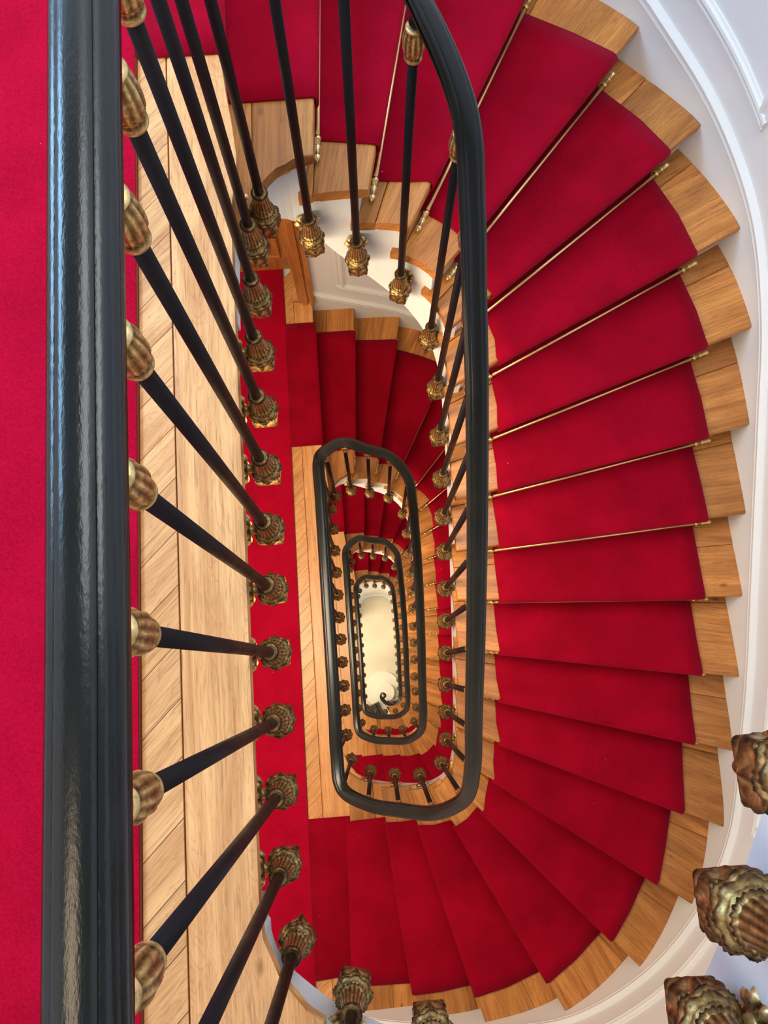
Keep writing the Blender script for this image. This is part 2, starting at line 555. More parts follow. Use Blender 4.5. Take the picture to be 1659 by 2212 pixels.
# ------------------------------------------------------------------ balusters (shared meshes)
def make_bracket():
    prof = []
    def add(r, z): prof.append((r, z))
    for r, z in [(.0150, .004), (.0190, .004), (.0205, .001), (.0205, -.005), (.0188, -.008), (.0172, -.010)]:
        add(r, z)
    for i in range(10):
        s = i / 9
        add(.0170 + .0062 * s ** 1.2, -.012 - .054 * s)
    for r, z in [(.0235, -.067), (.0268, -.069), (.0275, -.072), (.0268, -.075), (.0245, -.077)]:
        add(r, z)
    for i in range(13):
        s = i / 12
        add(.0250 + .0110 * math.sin(s * math.pi * .8), -.078 - .028 * s)
    nbox0 = len(prof)
    for z in (-.107, -.110, -.115, -.120, -.125, -.130, -.135, -.140, -.144, -.146):
        add(.0312, z)
    nbox1 = len(prof)
    for i in range(12):
        s = i / 11
        add(.0235 * math.cos(s * math.pi / 2 * .97) ** .8 + .0004, -.147 - .038 * math.sin(s * math.pi / 2))

    def mod(th, i, r, z):
        if -.067 < z < -.011:
            c = math.cos(16 * th)
            return r * (1 + .035 * c)
        if -.0765 < z < -.067:
            return r * (1 + .06 * math.cos(22 * th))
        if -.1065 < z <= -.077:
            f = (-.077 - z) / .029
            lob = abs(math.cos(4 * th + .4 * math.sin(f * 6)))
            return r * (1 + .15 * (lob - .5) * math.sin(f * math.pi * .85) + .05 * math.cos(32 * th) * f + .04 * math.sin(f * 22))
        if nbox0 <= i < nbox1:
            c = max(abs(math.cos(th)), abs(math.sin(th)))
            sq = min(1 / c, 1.34)
            zz = (z + .1265) / .0195
            a4 = ((th + math.pi / 4) % (math.pi / 2)) - math.pi / 4
            fan = math.atan2(a4 * 1.6, zz + 1.3)
            shell = .095 * math.cos(fan * 9) * max(0, 1 - zz * zz)
            bulge = .12 * max(0, 1 - (a4 / .55) ** 2) * max(0, 1 - zz * zz)
            rim = .03 if abs(zz) > .85 else 0
            return r * .90 * sq * (1 + shell + bulge + rim)
        if z < -.1465:
            return r * (1 + .13 * abs(math.cos(5 * th)) - .06)
        return r
    body = lathe(prof, 72, mod)
    # arm towards the string (+x), then the rosette flange
    arm = []
    rings = [(.020, .017), (.030, .0125), (.036, .0110), (.041, .0130), (.0455, .0200)]
    vs, fs = [], []
    sg = 16
    for x, rr in rings:
        for j in range(sg):
            th = 2 * math.pi * j / sg
            vs.append((x, rr * math.cos(th), -.090 + rr * 1.1 * math.sin(th)))
    for i in range(len(rings) - 1):
        for j in range(sg):
            fs.append((i * sg + j, (i + 1) * sg + j, (i + 1) * sg + (j + 1) % sg, i * sg + (j + 1) % sg))
    arm = (vs, fs)
    vs, fs = [], []
    sg = 48
    rr_ = [(.006, .040), (.014, .0405), (.020, .0445), (.025, .0430), (.030, .0455), (.034, .0490), (.0335, .0530)]
    for r, x in rr_:
        for j in range(sg):
            th = 2 * math.pi * j / sg
            pet = 1 + .10 * math.cos(8 * th) * (r / .034) ** 2 + .05 * math.cos(16 * th + r * 400) * (r / .034)
            vs.append((x - .003 * math.cos(8 * th) * (1 if .018 < r < .033 else 0), r * pet * math.cos(th), -.090 + 1.12 * r * pet * math.sin(th)))
    for i in range(len(rr_) - 1):
        for j in range(sg):
            fs.append((i * sg + j, i * sg + (j + 1) % sg, (i + 1) * sg + (j + 1) % sg, (i + 1) * sg + j))
    flange = (vs, fs)
    vs, fs = merge([body, arm, flange])
    me = mesh_py('bracket', vs, fs, True)
    me.materials.append(M['gilt'])
    return me


def make_cup():
    """upper fluted cup; z = 0 at its lower rim, grows upward"""
    prof = [(.0135, -.001), (.0175, -.001), (.0190, .003), (.0190, .008), (.0165, .011), (.0175, .014), (.0195, .018), (.0185, .021)]
    for i in range(10):
        s = i / 9
        prof.append((.0180 + .0065 * math.sin(math.pi * (.15 + .6 * s)) - .004 * s, .023 + .052 * s))
    prof += [(.0185, .077), (.0195, .081), (.0150, .084), (.010, .085)]

    def mod(th, i, r, z):
        if .022 < z < .076:
            return r * (1 + .06 * math.cos(12 * th))
        if .012 < z < .020:
            return r * (1 + .05 * math.cos(16 * th))
        return r
    vs, fs = lathe(prof, 48, mod)
    me = mesh_py('cup', vs, fs, True)
    me.materials.append(M['gilt'])
    return me


def make_ball():
    prof = [(.004, -.013), (.009, -.010), (.0125, -.005), (.0135, 0), (.0125, .005), (.010, .009), (.009, .020), (.009, .03)]
    vs, fs = lathe(prof, 20)
    me = mesh_py('finial_ball', vs, fs, True)
    me.materials.append(M['iron'])
    return me


BRACKET, CUP, BALL = make_bracket(), make_cup(), make_ball()
ROD_CACHE = {}


def rod_mesh(length):
    key = round(length, 3)
    if key not in ROD_CACHE:
        vs, fs = lathe([(.0112, 0), (.0112, key)], 16)
        me = mesh_py('baluster', vs, fs, True)
        me.materials.append(M['iron'])
        ROD_CACHE[key] = me
    return ROD_CACHE[key]


def baluster(parent, xy, z_collar, z_rail, outward):
    """iron rod with its bracket below and its cup under the rail"""
    z_cup = z_rail - .026 - .030 - .085 - .012
    o = link('baluster', rod_mesh(z_cup + .02 - (z_collar - .02)), None, parent)
    o.location = (xy[0], xy[1], z_collar - .02)
    br = link('bracket', BRACKET, None, o)
    br.location = (0, 0, .02)
    br.rotation_euler = (0, 0, math.atan2(outward[1], outward[0]))
    cu = link('cup', CUP, None, o)
    cu.location = (0, 0, z_cup - (z_collar - .02))
    cu.rotation_euler = (0, 0, random.random() * 3)
    ba = link('finial_ball', BALL, None, o)
    ba.location = (0, 0, z_cup - (z_collar - .02) + .085 + .011)
    return o


NB = 10
rail_xy = spline(BC, NB)                     # closed loop, NB samples per baluster bay
RAIL_H_LAND, RAIL_H_FLIGHT = 0.965, 0.830


def out_nrm(loop, i):
    n = len(loop)
    d = loop[(i + 2) % n] - loop[(i - 2) % n]
    d = d / np.linalg.norm(d)
    return np.array((-d[1], d[0]))


# heights of the rail along one turn, u = 0 .. 32 bays (then H lower)
u_bay = np.arange(0, 33)
bay_line = np.zeros(33)
for u in range(13, 32):
    bay_line[u] = line_z(path_t(BC[u]))
bay_line[32] = -H
bay_rail = np.array([RAIL_H_LAND if u <= 12 else (RAIL_H_FLIGHT + bay_line[u] if u < 32 else RAIL_H_LAND - H) for u in range(33)])
uu = np.arange(0, 32 * NB) / NB
rz = np.interp(uu, u_bay, bay_rail)
ext = np.concatenate([rz + H, rz, rz - H])
ext = smooth(smooth(ext, 7), 7)
rail_z = ext[32 * NB:64 * NB]
bay_collar = np.array([-.10 if u <= 12 else bay_line[u] - (.265 if 17 < u < 29 else .24) for u in range(32)])

RAIL_PROF = [(0, .0290), (.005, .0288), (.0100, .0280), (.0140, .0264), (.0163, .0243), (.0167, .0224), (.0184, .0222), (.0220, .0210),
             (.0254, .0180), (.0274, .0142), (.0267, .0124), (.0284, .0110), (.0312, .0065), (.0318, .0010), (.0302, -.0030),
             (.0280, -.0048), (.0276, -.0085), (.0300, -.0105), (.0303, -.0170), (.0278, -.0225), (.0225, -.0250), (.0215, -.0280), (.0, -.0280)]
RAIL_PROF = [(x, z) for x, z in RAIL_PROF] + [(-x, z) for x, z in RAIL_PROF[-2:0:-1]]


def sweep_rail(pts, nrms, cap=True):
    vs, fs = [], []
    m = len(RAIL_PROF)
    for p, nn in zip(pts, nrms):
        for x, z in RAIL_PROF:
            vs.append((p[0] + nn[0] * x, p[1] + nn[1] * x, p[2] + z))
    for i in range(len(pts) - 1):
        for j in range(m):
            a, b_ = i * m + j, i * m + (j + 1) % m
            fs.append((a, a + m, b_ + m, b_))
    if cap:
        fs.append(tuple(range(m)))
        fs.append(tuple((len(pts) - 1) * m + j for j in range(m))[::-1])
    me = mesh_py('handrail', vs, fs, True)
    return me


def shade_angle(o, ang=35):
    me = o.data
    me.polygons.foreach_set('use_smooth', [True] * len(me.polygons))
    bm = bmesh.new(); bm.from_mesh(me)
    for e in bm.edges:
        if len(e.link_faces) == 2 and e.calc_face_angle(0) > math.radians(ang):
            e.smooth = False
    bm.to_mesh(me); bm.free()


ORD = ['', 'first', 'second', 'third', 'fourth', 'fifth', 'sixth', 'seventh', 'eighth', 'ninth', 'tenth', 'eleventh', 'twelfth',
       'thirteenth', 'fourteenth', 'fifteenth', 'sixteenth', 'seventeenth', 'eighteenth', 'nineteenth', 'twentieth']
FLIGHT_NAME = {-1: 'rising flight beside the viewer', 0: 'top flight', 1: 'second flight down', 2: 'third flight down', 3: 'lowest flight'}
BAL_LABEL = {
    -1: 'black handrail and gilt bronze balusters of the flight rising from the top landing',
    0: 'black handrail with gilt bronze balusters along the nearest landing and the top flight',
    1: 'black handrail loop with gilt balusters, largest full loop inside the stairwell',
    2: 'black handrail loop with gilt balusters, second largest loop in the stairwell',
    3: 'black handrail ending in a scroll over the pale ground floor'}


def build_balustrade(s):
    z0 = -s * H
    root = empty('balustrade', (0, 0, z0))
    tag(root, BAL_LABEL[s], 'balustrade', 'balustrades winding down the stairwell')
    i0, i1 = 0, 32 * NB
    if s == -1:
        i0 = int(21.5 * NB)
    if s == 3:
        i1 = int(27.4 * NB)
    pts, nr = [], []
    for i in range(i0, i1 + 1):
        j = i % (32 * NB)
        z = rail_z[j] - (H if i >= 32 * NB else 0)
        pts.append((rail_xy[j][0], rail_xy[j][1], z)); nr.append(out_nrm(rail_xy, j))
    volute = None
    if s == 3:
        # the rail leaves the loop and curls into a volute
        p_end = np.array(pts[-1]); d_end = np.array(pts[-1][:2]) - np.array(pts[-3][:2])
        ctl = [pts[-6][:2], pts[-1][:2], (.285, -.565), (.200, -.615), (.115, -.615), (.055, -.580), (.010, -.520), (.012, -.462), (.040, -.440)]
        cur = spline(ctl, 10, False)[10:]
        zt = -H + .33 + .93
        n = len(cur)
        for q in range(1, n):
            d = cur[min(q + 1, n - 1)] - cur[q - 1]
            d = d / np.linalg.norm(d)
            f = min(1, q / 22)
            f = f * f * (3 - 2 * f)
            pts.append((cur[q][0], cur[q][1], p_end[2] * (1 - f) + zt * f)); nr.append(np.array((-d[1], d[0])))
    hr = link('handrail', sweep_rail(pts, nr), 'rail', root)
    shade_angle(hr, 28)
    if s == 3:
        vs, fs = lathe([(.03, -.028), (.047, -.026), (.052, -.01), (.052, .006), (.047, .018), (.038, .026), (.020, .030), (.012, .032)], 32)
        sc = link('scroll', mesh_py('scroll', vs, fs, True), 'rail', root)
        sc.location = (.034, -.474, -H + .33 + .93)
        vs, fs = lathe([(.016, .030), (.022, .031), (.022, .036), (.012, .040), (.004, .044)], 24)
        link('rosette', mesh_py('rosette', vs, fs, True), 'gilt', sc)
    for u in range(32):
        if s == -1 and u < 22:
            continue
        if s == 3 and u > 27:
            continue
        p = np.array(BC[u])
        t = path_t(p)
        baluster(root, p, bay_collar[u], rail_z[u * NB], edge_nrm(t))
    if s == 3:
        for (x, y) in [(.30, -.53), (.21, -.60), (.115, -.605), (.034, -.474)]:
            rod = link('baluster', rod_mesh(.93 - .03), None, root)
            rod.location = (x, y, -H + .33)
            c = link('base_cup', CUP, None, rod)
            c.rotation_euler = (math.pi, 0, 0); c.location = (0, 0, .085)
    return root


# ------------------------------------------------------------------ flights
T_CARPET = .010


def tread_polys(k):
    """plan of the front board and of the narrower back board of tread k"""
    e1, w1 = cut(k, 0.012)
    t1, wi1 = TK[k], w1[2]
    f = .30 + .12 * math.sin(k * 2.7)           # share of the back board
    if k == 1:
        t0, wi0 = arc_near((-.250, 1.06)), 0.0
        q0 = [np.array((-.31, 2.45)), np.array((-.31, 1.06))]
    else:
        e0, w0 = cut(k - 1, 0.012 + .055)
        t0, wi0 = arc_at(e0[2]), w0[2]
        while t0 > t1:
            t0 -= T_ALL
        q0 = []
    ts, ws = t0 + (t1 - t0) * f, wi0 + (wi1 - wi0) * f

    def wl(i, j):
        return [wall_pt(x) for x in np.linspace(i, j, 7)]
    front = [edge_pt(t) for t in np.linspace(ts + .0004, t1, 9)] + wl(wi1, ws + .002)
    back = [edge_pt(t) for t in np.linspace(t0, ts - .0004, 9)] + wl(ws - .002, wi0) + q0
    return front, back


def wall_pt(i):
    j = min(max(int(i), 0), len(wall) - 2)
    f = i - j
    return wall[j] * (1 - f) + wall[j + 1] * f


STRING_OFF = .018
TREAD_T = .040
_str_samples = np.linspace(TK[0] - 1.20, T_LAND + .25, 260)


def string_depth(t):
    """how far the white string hangs below the pitch line"""
    return float(np.interp(t, [TK[0] - .30, TK[0], TK[0] + .07, TK[0] + .135, TK[0] + .20, TK[1], TK[2], TK[3], TK[6], TK[12], TK[14], TK[16], TK[18], TK[19] - .05, T_LAND, T_LAND + .2],
                           [.19, .23, .27, .31, .37, .46, .53, .555, .52, .50, .49, .45, .41, .39, .20, .19]))


str_bot = smooth(np.array([line_z(t) - string_depth(t) for t in _str_samples]), 2)


def build_string(root, s, ta, tb, kmax=19):
    vs, fs = [], []
    riser_t = {}
    for k in range(20):
        e, w = cut(k, .045)
        riser_t[k] = arc_at(e[2]) if k != 19 else TK[19] - .085
    riser_t[0] = TK[0] - .05
    bounds = [riser_t[k] for k in range(20)]
    for a in range(len(_str_samples) - 1):
        t0, t1 = _str_samples[a], _str_samples[a + 1]
        if t1 < ta or t0 > tb:
            continue
        tm = (t0 + t1) / 2
        k = sum(1 for b_ in bounds if tm > b_)          # tread over this bit
        top = -k * R - TREAD_T * .6
        p0 = edge_pt(t0) + edge_nrm(t0) * STRING_OFF
        p1 = edge_pt(t1) + edge_nrm(t1) * STRING_OFF
        q0 = edge_pt(t0) + edge_nrm(t0) * (STRING_OFF + .03)
        q1 = edge_pt(t1) + edge_nrm(t1) * (STRING_OFF + .03)
        o = len(vs)
        vs += [(*p0, str_bot[a]), (*p1, str_bot[a + 1]), (*p1, top), (*p0, top), (*q0, str_bot[a]), (*q1, str_bot[a + 1]), (*q1, top), (*q0, top)]
        fs += [(o, o + 3, o + 2, o + 1), (o, o + 1, o + 5, o + 4), (o + 4, o + 5, o + 6, o + 7), (o + 3, o + 7, o + 6, o + 2)]
        fs += [(o, o + 4, o + 7, o + 3), (o + 1, o + 2, o + 6, o + 5)]
    return link('inner_string', mesh_py('inner_string', vs, fs), 'white', root)


def build_soffit(root, ta_k, tb_k):
    """plaster underside between string and wall"""
    rows = []
    for kf in np.linspace(ta_k, tb_k, int((tb_k - ta_k) * 4) + 1):
        k = min(int(kf), 18); f = kf - k
        (ea, wa), (eb, wb) = cut(k, .012), cut(k + 1, .012)
        t = TK[k] * (1 - f) + TK[k + 1] * f
        pin = edge_pt(t) + edge_nrm(t) * (STRING_OFF + .015)
        wi = wa[2] * (1 - f) + wb[2] * f
        j = min(int(wi), len(wall) - 2)
        pout = wall[j] * (1 - (wi - j)) + wall[j + 1] * (wi - j)
        zin = np.interp(t, _str_samples, str_bot) + .004
        zout = -kf * R - .36
        rows.append([(*(pin * (1 - a) + pout * a), zin * (1 - a) + zout * a) for a in np.linspace(0, 1, 7)])
    vs = [p for r_ in rows for p in r_]
    fs = []
    for i in range(len(rows) - 1):
        for j in range(6):
            fs.append((i * 7 + j, i * 7 + j + 1, (i + 1) * 7 + j + 1, (i + 1) * 7 + j))
    o = link('soffit', mesh_py('soffit', vs, fs, True), 'plaster', root)
    m = o.modifiers.new('thick', 'SOLIDIFY'); m.thickness = .015; m.offset = 0
    return o


TREAD_ME, RISER_ME = {}, {}


def tread_mesh(k):
    if k not in TREAD_ME:
        fr, bk = tread_polys(k)
        TREAD_ME[k] = (prism('tread', fr, -TREAD_T, 0, DIR[k], .007), prism('back_board', bk, -TREAD_T, -.0004, DIR[k], .0012))
        for me in TREAD_ME[k]:
            me.materials.append(M['oak'])
    return TREAD_ME[k]


def riser_mesh(k):
    """riser under nosing k (k = 0 under the landing)"""
    if k not in RISER_ME:
        p0 = CI[k] + UP[k] * .042
        if k == 0:
            a = np.array((-.318, 1.20)); bb = np.array((-.318, 2.45))
        else:
            e = hit(p0, DIR[k], edge, True, p0)
            t = arc_at(e[2]) if k != 19 else TK[19] - .03
            a = edge_pt(t) + edge_nrm(t) * (STRING_OFF + .001)
            if k == 19:
                a = p0 - DIR[k] * .10
            w = hit(p0, DIR[k], wall, False, CO[k]); bb = w[1]
        n = UP[k] * .018
        RISER_ME[k] = prism('riser', [a, bb, bb + n, a + n], 0, R - TREAD_T + .004)
        RISER_ME[k].materials.append(M['white'])
    return RISER_ME[k]


def build_flight(s, ka=1, kb=19):
    z0 = -s * H
    root = empty('stair_flight', (0, 0, z0))
    lab = {-1: 'oak stair flight rising past the viewer above the top landing',
           0: 'oak stair flight with white risers sweeping down from the nearest landing',
           1: 'second oak stair flight down, seen behind the largest inner handrail loop',
           2: 'third oak stair flight down, between two inner handrail loops',
           3: 'lowest oak stair flight ending at the pale stone ground floor'}[s]
    tag(root, lab, 'stairs', 'oak stair flights')
    for k in range(ka, kb + 1):
        o = link('tread', tread_mesh(k)[0], None, root)
        o.location = (0, 0, -k * R)
        link('back_board', tread_mesh(k)[1], None, o)
    for k in range(ka - 1, kb + (1 if kb == 19 else 0)):
        o = link('riser', riser_mesh(k), None, root)
        o.location = (0, 0, -(k + 1) * R)
    ta = TK[0] - .30 if ka == 1 else TK[ka - 1]
    tb = T_LAND if kb == 19 else TK[kb] + .02
    build_string(root, s, ta, tb)
    build_soffit(root, ka - 1 if ka > 1 else 0, kb if kb < 19 else 19)
    return root


# ------------------------------------------------------------------ carpets
def carpet_edge_x(y):
    return -.478 + .0125 * y


def build_runner(s, ka=0, kb=19):
    """red runner from the seam on the landing over nosings ka..kb, down to the next landing"""
    NCOL = 13
    rows = []

    def row(pi, po, z):
        rows.append([(*(pi * (1 - a) + po * a), z) for a in np.linspace(0, 1, NCOL)])
    seam_top = ka == 0
    if seam_top:
        for f in (0, .5):
            xa = carpet_edge_x(1.5) + .001
            pi = np.array((xa * (1 - f) + CI[0][0] * f, 1.438)); po = np.array((xa * (1 - f) + .008 * (1 - f) + CO[0][0] * f, 2.289))
            row(pi, po, T_CARPET)
    for k in range(ka, kb + 1):
        z = -k * R
        if not (k == 0):
            if k > ka:
                rs = .030 if k > 1 else .056
                row(CI[k - 1] + UP[k - 1] * rs, CO[k - 1] + UP[k - 1] * rs, z + T_CARPET)
                row(CI[k - 1] + UP[k - 1] * (rs - .008), CO[k - 1] + UP[k - 1] * (rs - .008), z + T_CARPET - .001)
            a = CI[k - 1] * .5 + CI[k] * .5; b_ = CO[k - 1] * .5 + CO[k] * .5
            # follow the curve of the runner's edges half way along the tread
            if 2 < k < 19:
                ca = (CI[k] + CI[k - 1]) / 2 - (CI[min(k + 1, 19)] + CI[max(k - 2, 0)]) / 2
                cb = (CO[k] + CO[k - 1]) / 2 - (CO[min(k + 1, 19)] + CO[max(k - 2, 0)]) / 2
                a = a + ca * .10; b_ = b_ + cb * .10
            row(a, b_, z + T_CARPET)
        for sh, dz in [(.024, T_CARPET), (.012, T_CARPET - .001), (.004, T_CARPET - .006), (0, -.002), (.0, -.020), (.005, -.034), (.016, -.044), (.026, -.052)]:
            row(CI[k] + UP[k] * sh, CO[k] + UP[k] * sh, z + dz)
        rs = .030 if k else .056
        row(CI[k] + UP[k] * rs, CO[k] + UP[k] * rs, z - R + .03)
    if kb == 19:
        z = -H
        row(CI[19] + UP[19] * .030, CO[19] + UP[19] * .030, z + T_CARPET)
        row(CI[19] + UP[19] * .02, CO[19] + UP[19] * .02, z + T_CARPET - .001)
        for f in (.5, 1):
            row(CI[19] * (1 - f) + np.array((carpet_edge_x(-.846) + .001, -.846)) * f, CO[19] * (1 - f) + np.array((carpet_edge_x(-1.7) + .001, -1.72)) * f, z + T_CARPET)
    else:
        row(CI[kb] + UP[kb] * .030, CO[kb] + UP[kb] * .030, -(kb + 1) * R + T_CARPET)
    rnd = random.Random(3)
    vs = [p for r_ in rows for p in r_]
    fs = []
    for i in range(len(rows) - 1):
        for j in range(NCOL - 1):
            fs.append((i * NCOL + j, (i + 1) * NCOL + j, (i + 1) * NCOL + j + 1, i * NCOL + j + 1))
    me = mesh_py('stair_runner', vs, fs, True)
    bm = bmesh.new(); bm.from_mesh(me)
    bmesh.ops.recalc_face_normals(bm, faces=bm.faces)
    zsum = sum(f.normal.z * f.calc_area() for f in bm.faces)
    if zsum < 0:
        bmesh.ops.reverse_faces(bm, faces=bm.faces)
    bm.to_mesh(me); bm.free()
    o = link('stair_runner', me, 'carpet')
    o.location = (0, 0, -s * H)
    m = o.modifiers.new('pile', 'SOLIDIFY'); m.thickness = T_CARPET - .002; m.offset = -1
    lab = {-1: 'red carpet runner on the flight rising past the viewer',
           0: 'red carpet runner on the wide top flight of stairs',
           1: 'red carpet runner on the second flight down, seen inside the stairwell',
           2: 'red carpet runner on the third flight down, deep in the stairwell',
           3: 'red carpet runner on the lowest flight above the ground floor'}[s]
    tag(o, lab, 'carpet', 'red stair runners')
    return o


def landing_carpet(n):
    z0 = -n * H
    top = 2.69 if n == 1 else 2.40
    ys = np.linspace(-1.78, top, 12)
    poly = [(carpet_edge_x(y) if y < 2.3 else carpet_edge_x(2.3), y) for y in ys] + [(-2.1, top), (-2.1, -1.78)]
    o = link('landing_carpet', prism('landing_carpet', poly, .0015, T_CARPET + .001, (0, 1), .003), 'carpet_l')
    o.location = (0, 0, z0)
    bx = [p for p in poly if p[0] > -1]
    link('edge_binding', prism('edge_binding', bx + [(x + .0045, y) for x, y in bx[::-1]], .001, T_CARPET - .001, (0, 1)), 'binding', o)
    lab = ['red carpet beside the nearest black handrail on the top landing',
           'red carpet strip on the landing one storey below, behind the gilt brackets',
           'red carpet on the landing two storeys down, mostly hidden by handrails',
           'red carpet on the lowest landing, mostly hidden by handrails'][n]
    tag(o, lab, 'carpet', 'red landing carpets')
    return o


# ------------------------------------------------------------------ stair rods
def finial_mesh():
    vs, fs = lathe([(.0062, 0), (.0095, .002), (.0100, .006), (.0080, .008), (.0072, .010), (.0072, .030), (.0095, .032), (.0095, .035), (.0055, .042), (.0008, .049)], 14)
    me = mesh_py('finial', vs, fs, True)
    me.materials.append(M['brass'])
    return me


def clip_mesh():
    vs, fs = lathe([(.0060, -.006), (.0098, -.006), (.0105, 0), (.0098, .006), (.0060, .006)], 14)
    a = (vs, fs)
    b_ = ([(-.008, -.016, -.004), (.002, -.016, -.004), (.002, -.016, .004), (-.008, -.016, .004), (-.008, 0, -.004), (.002, 0, -.004), (.002, 0, .004), (-.008, 0, .004)],
          [(0, 1, 2, 3), (4, 7, 6, 5), (0, 4, 5, 1), (1, 5, 6, 2), (2, 6, 7, 3), (3, 7, 4, 0)])
    me = mesh_py('clip', *merge([a, b_]), True)
    me.materials.append(M['brass'])
    return me


FINIAL, CLIP = finial_mesh(), clip_mesh()
RODM = {}


def stair_rod(s, k):
    """rod at the foot of the riser below nosing k"""
    sh = .014 if k else .040
    a = CI[k] + UP[k] * sh - DIR[k] * .030
    b_ = CO[k] + UP[k] * sh + DIR[k] * .030
    L_ = np.linalg.norm(b_ - a)
    z = -s * H - (k + 1) * R + T_CARPET + .012
    if k not in RODM:
        vs, fs = lathe([(.0070, 0), (.0070, L_)], 14)
        RODM[k] = mesh_py('stair_rod', vs, fs, True)
        RODM[k].materials.append(M['brass'])
    o = link('stair_rod', RODM[k])
    o.location = (a[0], a[1], z)
    o.rotation_euler = Vector((DIR[k][0], DIR[k][1], 0)).to_track_quat('Z', 'Y').to_euler()
    f = link('finial', FINIAL, None, o); f.location = (0, 0, 0); f.rotation_euler = (math.pi, 0, 0)
    f = link('finial', FINIAL, None, o); f.location = (0, 0, L_)
    c = link('clip', CLIP, None, o); c.location = (0, 0, .022)
    c = link('clip', CLIP, None, o); c.location = (0, 0, L_ - .022)
    where = 'just below the landing edge' if k == 0 else 'below its %s tread' % ORD[k]
    tag(o, 'brass stair rod on the %s, %s' % (FLIGHT_NAME[s], where), 'stair rod', 'brass stair rods on the ' + FLIGHT_NAME[s])


# ------------------------------------------------------------------ landings
def board_x(y):
    return -.396 + .004 * y


def build_landing(n):
    z0 = -n * H
    root = empty('floor' if n == 0 else 'floor.%03d' % n, (0, 0, z0))
    lab = ['pale oak floor border of the nearest top landing',
           'oak floor border of the landing one storey below',
           'oak floor border of the landing two storeys below',
           'oak floor border of the lowest landing'][n]
    tag(root, lab, 'floor', None, 'structure')
    ytop = 2.70 if n == 1 else 2.455
    # body of the landing
    t0, t1 = T_LAND, T_ALL + TK[0] - .02
    poly = [edge_pt(t) + edge_nrm(t) * (STRING_OFF + .012) for t in np.linspace(T_LAND - .02, t1, 40)]
    poly += [(-.288, 1.20), (-.288, 2.455)] + ([(-.36, 2.455), (-.36, 2.72), (-2.3, 2.72)] if n == 1 else [(-2.3, 2.455)]) + [(-2.3, -1.835), (-.268, -1.835), (-.268, -.50)]
    link('slab', prism('slab', poly, -.19, -.021, (0, 1)), 'plaster', root)
    # border board along the well, with a rounded nosing
    ta = arc_near((-.150, -.630)) - T_ALL
    inner = [edge_pt(t) for t in np.linspace(ta, TK[0], 48)]
    inner += [np.array(q) for q in [(-.236, 1.17), (-.243, 1.25), (-.254, 1.34), (-.262, 1.43), (-.262, 2.45)]]
    outer = [np.array((board_x(2.45), 2.45)), np.array((board_x(-1.83), -1.83)), np.array((-.16, -1.83))]
    o = link('border_board', prism('border_board', inner + outer, -.035, 0, (0, 1), .008), 'oak_floor', root)
    # chevron planks between carpet and board
    pitch = .113
    yb = -1.80
    m_ = None
    if n <= 1:
        x0 = -.60
        y = -1.95
        while y < ytop - .06:
            xr0, xr1 = board_x(y) - .0008, board_x(y + pitch) - .0008
            dx = xr0 - x0
            g = .0007
            pl = [(xr0, y + g), (xr1, y + pitch - g), (x0, y + pitch - g - dx * .97), (x0, y + g - dx * .97)]
            pl = [(px, min(max(py, -1.83), ytop - .005)) for px, py in pl]
            if max(p[1] for p in pl) - min(p[1] for p in pl) > .03:
                link('plank', prism('plank', pl, -.021, 0, (1, .97), .001), 'oak_floor', root)
            y += pitch
        if n == 1:      # floor in the doorway, right of the planks
            link('threshold', box_mesh('threshold', -.396, -.345, 2.455, 2.70, -.021, -.0005, 0, (1, 1)), 'oak_floor', root)
    else:
        link('parquet_strip', box_mesh('parquet_strip', -.60, -.398, -1.83, 2.45, -.021, 0, 0, (1, 1)), 'oak_floor', root)
    link('subfloor', box_mesh('subfloor', -2.3, -.605, -1.83, ytop - .005, -.021, 0, 0, (0, 1)), 'oak_floor', root)
    return root


# ------------------------------------------------------------------ walls
Z_TOP, Z_GROUND = 3.4, -NFLOOR * H
wseg = np.linalg.norm(wall[1:] - wall[:-1], axis=1)


def wall_pt(i):
    j = min(max(int(i), 0), len(wall) - 2)
    f = i - j
    return wall[j] * (1 - f) + wall[j + 1] * f


def wall_in(i):
    d = wall_pt(min(i + .5, len(wall) - 1)) - wall_pt(max(i - .5, 0))
    d /= np.linalg.norm(d)
    return np.array((d[1], -d[0]))      # clockwise sweep: inside is on the right


WK = [cut(k, .012)[1][2] for k in range(20)]


def wall_line(i):
    return float(np.interp(i, WK, [-k * R for k in range(20)]))


def wall_strip(name, idx, zfun, sect, parent, mat='white', z0=0.0):
    """moulding that runs along the wall: sect = list of (dz, depth)"""
    vs, fs = [], []
    m = len(sect)
    for i in idx:
        p, nn, z = wall_pt(i), wall_in(i), zfun(i)
        for dz, dp in sect:
            q = p + nn * dp
            vs.append((q[0], q[1], z + dz + z0))
    for i in range(len(idx) - 1):
        for j in range(m - 1):
            a = i * m + j
            fs.append((a, a + 1, a + m + 1, a + m))
    fs += [tuple(range(m)), tuple((len(idx) - 1) * m + j for j in range(m))[::-1]]
    o = link(name, mesh_py(name, vs, fs, True), mat, parent)
    shade_angle(o, 30)
    return o


SKIRT = [(.068, -.002), (.068, .010), (.074, .016), (.086, .018), (.092, .013), (.097, .013), (.101, .020), (.116, .022), (.124, .016), (.130, .006), (.134, -.002)]
FRAME = [(.0, -.002), (.0, .008), (.005, .012), (.014, .013), (.018, .008), (.022, .010), (.036, .018), (.046, .016), (.050, .008), (.058, .005), (.060, -.002)]


